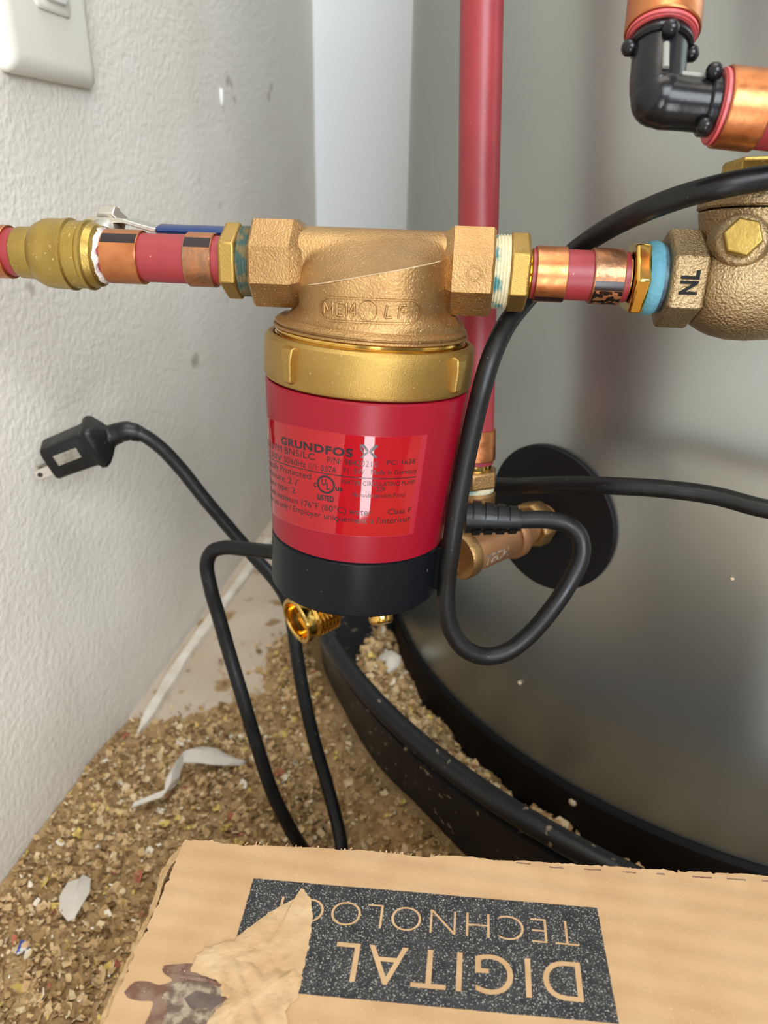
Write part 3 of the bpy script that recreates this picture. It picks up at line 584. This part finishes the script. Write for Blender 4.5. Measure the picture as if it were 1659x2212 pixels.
bigpipe('large_red_pipe', 'large red pipe with copper ring rising above the black elbow', EC, EZ, 21.4, 140, 23.0, 41)
bigpipe('large_red_pipe', 'large red pipe with copper ring running right from the black elbow', EC, EX, 18.6, 380, 20.4, 33)

# ------------------------------------------------------------------ riser pipe and drain tee on the tank
rt, rb_ = np.array(PT['riser'][0]), np.array(PT['riser'][1]); RA = nrm(rt-rb_); Lr = np.linalg.norm(rt-rb_)*1000
rs = thing('riser_pipe', 'upright red plastic pipe rising behind the pump in front of the tank', 'pipe', tuple(rb_))
MB().lathe(rb_, RA, [(0, 6), (0, 9.35), (Lr+200, 9.35), (Lr+200, 6)], 48).build('tube', M['pex'], rs, 30)
MB().lathe(rb_, RA, [(2, 9.3), (2, 10.2), (2.5, 10.5), (17, 10.5), (17.5, 10.2), (17.5, 9.3)], 48).build('crimp_ring', M['copper'], rs, 30)
tee = thing('drain_tee', 'brown copper tee and bronze nipple coming out of the tank behind the pump', 'pipe fitting', tuple(P+N3*.05))
MB().lathe(P, N3, [(3.2, 5), (3.2, 9.0), (24, 9.0), (24, 5)], 32).build('nipple', M['copper_brown'], tee, 30)
MB().lathe(P, N3, [(8, 8), (8, 12.5), (10, 13.2), (17, 13.2), (19, 12.2), (19, 8)], 8).build('hex_collar', M['bronze'], tee, 30, bevel=.0006)
MB().lathe(P, N3, [(30, 9), (30, 12.6), (31.5, 13.6), (35.5, 13.6), (37, 12.4), (37, 9)], 40).build('collar', M['copper_brown'], tee, 40)
TJ = rb_-RA*.033
MB().lathe(P, N3, [(24, 7), (24, 10.6), (30, 11.3), (52, 11.3), (73, 11.3), (73.5, 9), (73.5, 5)], 40).build('tee_body', M['copper_brown'], tee, 40)
MB().lathe(P, N3, [(68, 10.5), (68, 12.0), (69, 12.5), (74, 12.5), (75, 11.8), (75, 7)], 40).build('end_collar', M['bronze'], tee, 40)
MB().lathe(rb_, RA, [(-34, 8), (-25, 10.6), (-18, 10.8), (-16, 11.2), (-14.5, 10), (-14.5, 6)], 32).build('branch', M['bronze'], tee, 40)
MB().lathe(rb_, RA, [(-16.5, 6), (-16.5, 9.8), (-13, 10.2), (-11.8, 9.4), (-11.8, 6)], 32).build('thread_sealant', M['sealant'], tee, 40)
MB().lathe(rb_, RA, [(-12, 6), (-12, 11.6), (-11, 12.4), (-4, 12.4), (-3, 11.6), (-3, 6)], 6).build('hex_nut', M['bronze'], tee, 25, bevel=.0005)
MB().lathe(rb_, RA, [(-3.2, 6), (-3.2, 8.6), (-.2, 8.6), (-.2, 6)], 32).build('barb', M['bright_brass'], tee, 40)
ty_ = np.cross(N3, (0, 0, 1)); ty_ = -ty_ if np.dot(ty_, (0, -1, 0)) < 0 else ty_
v, fs = text2d('TECH', .03, .02, 1.0, 3); lt = MB()
def onb(t_, ang, r): return P+N3*t_*.001+(ty_*math.cos(ang)+np.array([0, 0, 1.0])*math.sin(ang))*r*.001
lt.add([onb(66-18*x, (-3.4+5.6*y)/11.3-.02, 11.3+(.35 if z > 0 else -.2)) for x, y, z in v], fs)
lt.build('cast_letters', M['crust'], tee, 0)
# drain valve below the pump
O = np.array(PT['outlet'][0]); OD = nrm([-.66, -.74, -.10]); S = P+N3*.0785; Mo = O-OD*.026
dv = thing('drain_valve', 'gold brass drain valve with threaded hose outlet under the pump', 'valve', tuple(Mo))
MB().tube(spline([S, S+N3*.006+np.array([-.006, .002, -.006]), (S+Mo)/2+np.array([0, .002, -.002]), Mo, Mo+OD*.006], 6), .0088, 24).build('valve_body', M['bronze'], dv, 50)
th = [(4, 7), (4, 9.5)]
for k in range(6): th += [(6+k*2.3, 11.4), (7.1+k*2.3, 12.9), (7.7+k*2.3, 12.9)]
th += [(20.5, 11.6), (23, 12.4), (25.6, 12.7), (26.4, 12.2), (26.4, 10.6), (25.6, 10.0), (20.2, 9.6), (19.8, 6.2), (12, 6.0), (12, 3)]
MB().lathe(Mo, OD, th, 48).build('hose_outlet', M['bright_brass'], dv, 30)
MB().lathe(Mo, OD, [(19.0, .5), (19.0, 6.0), (19.9, 6.1), (19.95, 5.6), (19.95, .5)], 6).build('socket', M['hole_shade'], dv, 0)
SK = np.array(PT['outlet'][1])
MB().lathe(SK+np.array([0, .002, .006]), nrm([.25, -.55, -.8]), [(-6, 4), (0, 4.6), (2, 6.4), (7, 6.4), (8.4, 5.4), (8.8, 2)], 28).build('stem_cap', M['bright_brass'], dv, 40)

# ------------------------------------------------------------------ power cord
pc = thing('power_cord', 'long black power cord looping from the pump around pipes to a two-prong plug', 'cable', tuple(PT['cord_right'][-1]))
r_c = .0041
MB().tube(spline(PT['cord_right'], 10), r_c, 18).build('cable', M['rubber'], pc, 60)
MB().tube(spline(PT['cord_left'], 10), .0041, 18).build('cable', M['rubber'], pc, 60)
rl = [np.array(p) for p in PT['relief']]; RD = nrm(rl[0]-rl[1]); Lq = np.linalg.norm(rl[0]-rl[1])
srr = MB(); srr.lathe(rl[1], RD, [(0, 4.2), (0, 5.0), (Lq*1000*.3, 6.0), (Lq*1000, 7.2), (Lq*1000+3, 7.4), (Lq*1000+3, 3)], 24)
rel = srr.build('strain_relief', M['rubber'], pc, 40)
for k in range(4):
    a = (k+.15)*Lq*1000/4+1.0
    rr = 5.2+2.2*(a/(Lq*1000))
    for ang in (0, math.pi):
        MB().lathe(rl[1], RD, [(a, rr-.6), (a, rr+1.0), (a+3.6, rr+1.3), (a+3.6, rr-.4)], 12, a0=ang+.35, a1=ang+math.pi-.35).build('relief_rib', M['rubber'], rel, 40)
# plug
pg0, pgX = np.array(PT['plug'][0]), nrm(np.array(PT['plug'][1])-np.array(PT['plug'][0]))   # from blades to cord
pgN = nrm(np.array([.80, -.60, .05])-pgX*np.dot([.80, -.60, .05], pgX)); pgY = np.cross(pgN, pgX)
def pgp(x, y, z): return pg0+(pgX*x+pgY*y+pgN*z)*.001
plug = MB(); rows = []
def rrect(x, hy, hz, q=2.2):
    ring = []
    for (cy, cz_, s0_) in ((hy-q, hz-q, 0), (-hy+q, hz-q, 90), (-hy+q, -hz+q, 180), (hy-q, -hz+q, 270)):
        for k in range(4): a = R_(s0_+30*k); ring.append(pgp(x, cy+q*math.cos(a), cz_+q*math.sin(a)))
    return ring
for x, hy, hz in ((0, 8.6, 7.4), (.5, 9.6, 8.4), (1.6, 10.2, 9), (23, 10.8, 9.4), (25.5, 11.2, 9.8), (27, 13, 11), (29.5, 13.4, 11.2), (32, 12.4, 10.4), (35, 9.5, 8.2), (37, 7, 6.4), (38, 6, 5.6)): rows.append(rrect(x, hy, hz, 3.2))
pgo = plug.rings(rows).build('plug_body', M['rubber'], pc, 45)
MB().tube(spline([pgp(36.5, 0, 0), pgp(41, 0, 0), np.array(PT['cord_left'][0]), np.array(PT['cord_left'][1])], 5), [.0066]*3+[.0062]*4+[.0058]*4+[.0053]*3+[.0048]*2, 20).build('plug_neck', M['rubber'], pgo, 45)
for z in (-3.6, 3.6):
    bl = MB(); rows = []
    for x in (.5, -11.5, -13.2): rows.append([pgp(x*.8, -4.6+y*(1 if x > -12 else .6), z+w) for y, w in ((-3.2, -.75), (3.2, -.75), (3.2, .75), (-3.2, .75))])
    bl.rings(rows).build('blade', M['steel'], pgo, 0, bevel=.0003)
    MB().lathe(pgp(-7.6, -4.6, z+.76), pgN, [(-.05, .2), (-.05, 1.5), (.12, 1.5), (.12, .2)], 16).build('blade_hole', M['hole_shade'], pgo, 0)
MB().rings([[pgp(x, y, z) for x, y in ((6, -1.6), (20, -1.6), (20, 5.2), (6, 5.2))] for z in (8.9, 9.35)]).build('rating_badge', M['worn_metal'], pgo, 0, bevel=.0002)

# ------------------------------------------------------------------ cardboard box
BZ = -.235
cb = thing('cardboard_box', 'worn brown cardboard box with black printed patch and torn paper in front', 'box', (.0, .12, FZ))
fl, frr, nl = np.array(PT['box'][0]), np.array(PT['box'][1]), np.array(PT['box'][2])
fdir = (frr-fl)/np.linalg.norm(frr-fl); frr = fl+fdir*.262; ldir = (nl-fl)/np.linalg.norm(nl-fl); nl = fl+ldir*.165; nr = frr+np.array([.006, -.165])
def ragged(a, b_, n, amp, seed):
    rg_ = np.random.default_rng(seed); d = b_-a; nn = np.array([-d[1], d[0]])/np.linalg.norm(d); out = []
    w = 0
    for k in range(n):
        w = .86*w+rg_.normal()*amp*.55; out.append(a+d*k/n+nn*(w+(rg_.random() < .10)*amp*2.5*rg_.normal()))
    return out
top = ragged(fl, frr, 230, .00030, 3)+[frr]+[nr]+ragged(nl, fl, 150, .00035, 5)
top = [tuple(p) for p in top]
tp = MB().poly(top, BZ-.0032, BZ).build('top_panel', M['card'], cb, 0)
def side(a, b_, zt_, name, m, th=.0035, inset=.001, seed=1):
    d = (b_-a); n_in = np.array([-d[1], d[0]])/np.linalg.norm(d); c = (.128/.165)
    pts = [a+n_in*inset, b_+n_in*inset, b_+n_in*(inset+th), a+n_in*(inset+th)]
    return MB().poly([tuple(p) for p in pts], FZ+.0005, zt_).build(name, m, cb, 0)
side(frr, fl, BZ-.0033, 'back_panel', M['card']); side(nl, nr, BZ-.0033, 'front_panel', M['card']); side(nr, frr, BZ-.0033, 'right_panel', M['card']); side(fl, nl, BZ-.0033, 'left_panel', M['card'])
# torn outer ply along the left edge with an open split near the corner
ln = np.array([ldir[1], -ldir[0]]); ln = -ln if ln[0] > 0 else ln
mb = MB(); rg_ = np.random.default_rng(9); rows = []
for k in range(90):
    u = k/89; p = fl+ldir*(.001+.164*u); gap = .0004+.0016*max(0, 1-abs(u-.08)/.07); wd_ = .0022+rg_.normal()*.0003+.0012*max(0, 1-abs(u-.05)/.06); zz = BZ-.0006+rg_.normal()*.00035-.0012*(u < .10)
    rows.append([(*(p+ln*gap), BZ-.012), (*(p+ln*gap), zz), (*(p+ln*(gap+wd_)), zz-.0012), (*(p+ln*(gap+wd_)), BZ-.012)])
mb.rings(rows).build('torn_ply', M['card_edge'], cb, 50)
# loose fibres along the torn far edge
mb = MB()
for k in range(150):
    u = rg_.random()**1.0; p = np.array([*(fl+(frr-fl)*u), BZ-.0006]); d = nrm([rg_.normal()*.6, .8+rg_.random(), rg_.normal()*.5+.2]); L_ = (.0004+.0009*rg_.random())*(1.5 if .08 < u < .40 else .6)
    w = nrm(np.cross(d, (0, 0, 1)))*(.00018+.0003*rg_.random())
    mb.add([p-w, p+w, p+w*.6+d*L_, p-w*.5+d*L_*.9], [(0, 1, 2, 3)])
mb.build('torn_fibres', M['card_torn'], cb, 0, kind='stuff')
mb = MB()
for px in PT['slits']:
    a, b_ = np.array(px[0]), np.array(px[1]); n_ = 6
    up_ = [a+(b_-a)*k/n_+np.array([0, .00022+.0003*rg_.random()]) for k in range(n_+1)]; dn = [a+(b_-a)*k/n_-np.array([0, .0001+.0002*rg_.random()]) for k in range(n_+1)]
    mb.poly([tuple(p) for p in dn+up_[::-1]], BZ-.0001, BZ+.00006)
mb.build('perforation_slits', M['stain'], cb, 0, kind='stuff')
ink = [np.array(p) for p in PT['ink']]
ip = []
for i in range(4): ip += ragged(ink[i], ink[(i+1) % 4], 60, .00004, 20+i)
pt_ = MB().poly([tuple(p) for p in ip], BZ-.0001, BZ+.00012).build('printed_patch', M['ink'], cb, 0)
lt = MB()
for body, pts, off, spc in (('DIGITAL', PT['digital'], -.004, 1.12), ('TECHNOLOGY', PT['technology'], -.022, 1.08)):
    v, fs = text2d(body, 0, off, spc, 5); a, b_, h = [np.array(p) for p in pts]
    lt.add([(*(a+(b_-a)*x+(h-a)*y), BZ+.00022) for x, y, z in v], [f[::1] for f in fs])
lt.build('lettering', M['card'], pt_, 0)
# stain and torn paper
MB().poly([tuple(p) for p in spline([np.array(q) for q in PT['stain']]+[np.array(PT['stain'][0])], 5)[:-1]], BZ-.0001, BZ+.00008).build('stain', M['stain'], cb, 0)
def flap(name, pts, m, lift, seed, parent):
    rg2 = np.random.default_rng(seed); P2 = [np.array(p) for p in pts]; out = []
    for i in range(len(P2)):
        a, b_ = P2[i], P2[(i+1) % len(P2)]; k_ = max(2, int(np.linalg.norm(b_-a)/.0009))
        for k in range(k_): out.append(a+(b_-a)*k/k_+rg2.normal(size=2)*.00022)
    c = np.mean(out, axis=0); rows = []
    ph = rg2.random(6)*6
    def hz(p, t_): return lift*(.55+.3*math.sin(p[0]*420+ph[0])*math.sin(p[1]*500+ph[1])+.3*math.sin(p[0]*900+p[1]*700+ph[2]))*min(1, .5+(1-t_)*3)
    for t_, z in ((1, -.0001), (1, None), (.96, None), (.88, None), (.75, None), (.6, None), (.42, None), (.22, None), (.04, None)):
        rows.append([(*(c+(p-c)*t_), BZ+.0002+(0 if z is not None else max(.00015, hz(c+(p-c)*t_, t_)))) for p in out])
    return MB().rings(rows).build(name, m, parent, 40)
MB().poly([tuple(p) for p in spline([np.array(q) for q in PT['crust']]+[np.array(PT['crust'][0])], 5)[:-1]], BZ-.0001, BZ+.00022).build('dried_crust', M['crust'], cb, 0)
MB().poly([tuple(q) for q in PT['oldtape']], BZ-.0001, BZ+.0004).build('tape_remnant', M['tape_old'], cb, 0)
MB().tube([(*q, BZ+.0004) for q in PT['crease']], .0005, 6).build('torn_crease', M['stain'], cb, 40)
flap('torn_paper', PT['torn'], M['card_torn'], .0007, 4, cb)
flap('torn_paper', PT['torn2'], M['card_torn'], .0013, 8, cb)

# ------------------------------------------------------------------ sawdust and scraps
def hmound(x, y):
    n = .5+.5*math.sin(x*41+1.3)*math.cos(y*33)+.35*math.sin(x*97+y*71)
    k = 1/(1+math.exp((y-.435-.03*math.sin(x*30))/.013))
    dp = math.hypot(x-.2463, y-.6412)-.408
    k2 = (1/(1+math.exp((dp-.028)/.008)))*(1/(1+math.exp((y-.55)/.02)))
    heap = .036*(1/(1+math.exp((dp-.018)/.006)))*(1/(1+math.exp((y-.52)/.02)))*(.8+.25*n)
    return heap+max(k, k2*.9)*(.0045+.0028*n)+.004*k*math.exp(-((x+.2725)/.025)**2)+.006*math.exp(-((x+.2725)/.06)**2)/(1+math.exp((y-.255)/.012))
PANC = np.array([.2463, .6412])
def flakes(mb, n, region, hfun, smin, smax_):
    k = 0
    while k < n:
        x, y = region()
        z = hfun(x, y)
        if z is None: continue
        k += 1
        s = smin+(smax_-smin)*rng.random()**2.2; asp = .35+.65*rng.random()
        q = rng.normal(size=3)*np.array([.75, .75, .0])+np.array([0, 0, 1]); nn = nrm(q); a = rng.random()*6.283
        X, Y = perp(nn); d1 = X*math.cos(a)+Y*math.sin(a); d2 = np.cross(nn, d1); c = np.array([x, y, z+rng.random()*.0024])
        bend = nn*s*rng.normal()*.28; j = lambda: 1+rng.normal()*.18
        vs = [c-d1*s*j()-d2*s*asp*.8*j()+bend, c-d2*s*asp*j()*1.05, c+d1*s*j()-d2*s*asp*.7*j()+bend, c+d1*s*.9*j()+d2*s*asp*j()+bend, c+d2*s*asp*j(), c-d1*s*j()+d2*s*asp*.7*j()+bend]
        mb.add(vs, [(0, 1, 4, 5), (1, 2, 3, 4)])
saw = MB(); gx, gy = 90, 130; rows = []
for i in range(gx+1):
    r_ = []
    for j in range(gy+1):
        x = WX+.0005+(.29)*i/gx; y = .02+.60*j/gy; r_.append((x, y, FZ-.0012+hmound(x, y)+rng.random()*.0006))
    rows.append(r_)
fsaw = MB(); fsaw.rings(rows, closed=False, cap0=False, cap1=False)
fsaw.f = [f for f in fsaw.f if all(math.hypot(fsaw.v[i][0]-.2463, fsaw.v[i][1]-.6412) > .396 for i in f)]
def reg_floor():
    while True:
        x = WX+.003+.275*rng.random(); y = .06+.52*rng.random()**1.25
        if math.hypot(x-.2463, y-.6412) < .4085: continue
        return x, y
def h_floor(x, y):
    if x > -.10 and y < .185: return None
    m = hmound(x, y)
    if rng.random() > min(1, m/.0042)+.008: return None
    return FZ+m
so_ = MB(); flakes(so_, 15500, reg_floor, h_floor, .0008, .0032)
fo = fsaw.build('sawdust_bed', M['dust'], None, 60)
tag(fo, 'fine brown sawdust bed heaped over the floor at left', 'sawdust', kind='stuff')
co = so_.build('sawdust_chips', M['chips'], fo, 0, kind='stuff')
# in the pan
def hpan(x, y):
    d = math.hypot(x-.2463, y-.6412); a = math.atan2(y-.6412, x-.2463)
    return -.397+.060*min(1, max(0, (d-.318)/.075))+.004*math.sin(a*37)+.0025*math.sin(d*160+a*21)
A0, A1 = R_(190), R_(262)
def astart(rr): return R_(191)+R_(20)*max(0, min(1, (rr-.345)/.05))
rows = []
for i in range(120):
    u_ = i/119
    rows.append([(.2463+rr*math.cos(a), .6412+rr*math.sin(a), hpan(.2463+rr*math.cos(a), .6412+rr*math.sin(a))-(.03*max(0, 1-i/14))) for rr in np.linspace(.318, .3935, 16) for a in (astart(rr)+(A1-astart(rr))*u_,)])
pbed = MB().rings(rows, closed=False, cap0=False, cap1=False).build('pan_sawdust', M['dust'], None, 60)
tag(pbed, 'pale sawdust lying inside the black drain pan beside the tank', 'sawdust', kind='stuff')
def reg_pan():
    rr = math.sqrt(.328**2+(.397**2-.328**2)*rng.random()); a0_ = astart(rr)+R_(2); a = a0_+(A1-a0_)*rng.random(); return .2463+rr*math.cos(a), .6412+rr*math.sin(a)
pcx = MB(); flakes(pcx, 5200, reg_pan, hpan, .0010, .0042); pcx.build('sawdust_chips', M['chips'], pbed, 0, kind='stuff')
# tufts hanging on the pan's outside
# paper scraps
def scrap(pts, z, label, m, name='paper_scrap', curl=.002, th=.0006, group='paper scraps in the sawdust'):
    c = np.mean([np.array(p) for p in pts], axis=0); rows = []
    for t_, dz in ((1, 0), (1, th), (.6, th+curl*.6), (.25, th+curl), (.04, th+curl)):
        rows.append([(*(c+(np.array(p)-c)*t_), z+dz+.0012*math.sin(i*1.7)*(t_)) for i, p in enumerate(pts)])
    return tag(MB().rings(rows).build(name, m, None, 50), label, 'scrap', group)
scrap(PT['scrap_a'], FZ+.0105, 'flat off-white paper scrap lying on sawdust left of the box', M['paper'])
scrap(PT['scrap_d'], FZ+.0105, 'tiny blue printed scrap with red edge in sawdust at lower left', M['paper_blue'], curl=.0008)
scrap(PT['scrap_e'], hpan(*PT['scrap_e'][0])+.004, 'white chip lying on the sawdust inside the drain pan', M['paper'], curl=.004)
cu_ = [np.array(p) for p in spline(PT['curl'], 6)]; rows = []
for i, p in enumerate(cu_):
    u = i/(len(cu_)-1); w = .003+.0075*math.sin(math.pi*u**1.4)**1.2
    rows.append([p+np.array([-.3*w, -.9*w, .0]), p+np.array([0, 0, .30*w+.0012]), p+np.array([.3*w, .9*w, -.001]), p+np.array([.25*w, .8*w, -.0018]), p+np.array([0, 0, .3*w]), p+np.array([-.28*w, -.85*w, -.0008])])
tag(MB().rings(rows).build('paper_scrap', M['paper'], None, 60), 'curled white paper strip half buried in sawdust near the wall', 'scrap', 'paper scraps in the sawdust')

for i, (p, r) in enumerate(PT['stray']):
    p = np.array(p); n_ = nrm([p[0]-TC[0], p[1]-TC[1], 0])
    tag(MB().ball(p+n_*.0008, (r*.7, r, r*.8), 8, X=n_).build('sawdust_flake', M['chips_pale'], None, 0),
        ('tan sawdust flake stuck on the black base band of the tank', 'tiny pale flake stuck on the grey tank below the cord loop', 'tiny white flake stuck on the grey tank right of the round gasket')[i], 'flake', 'stray flakes on the water heater')
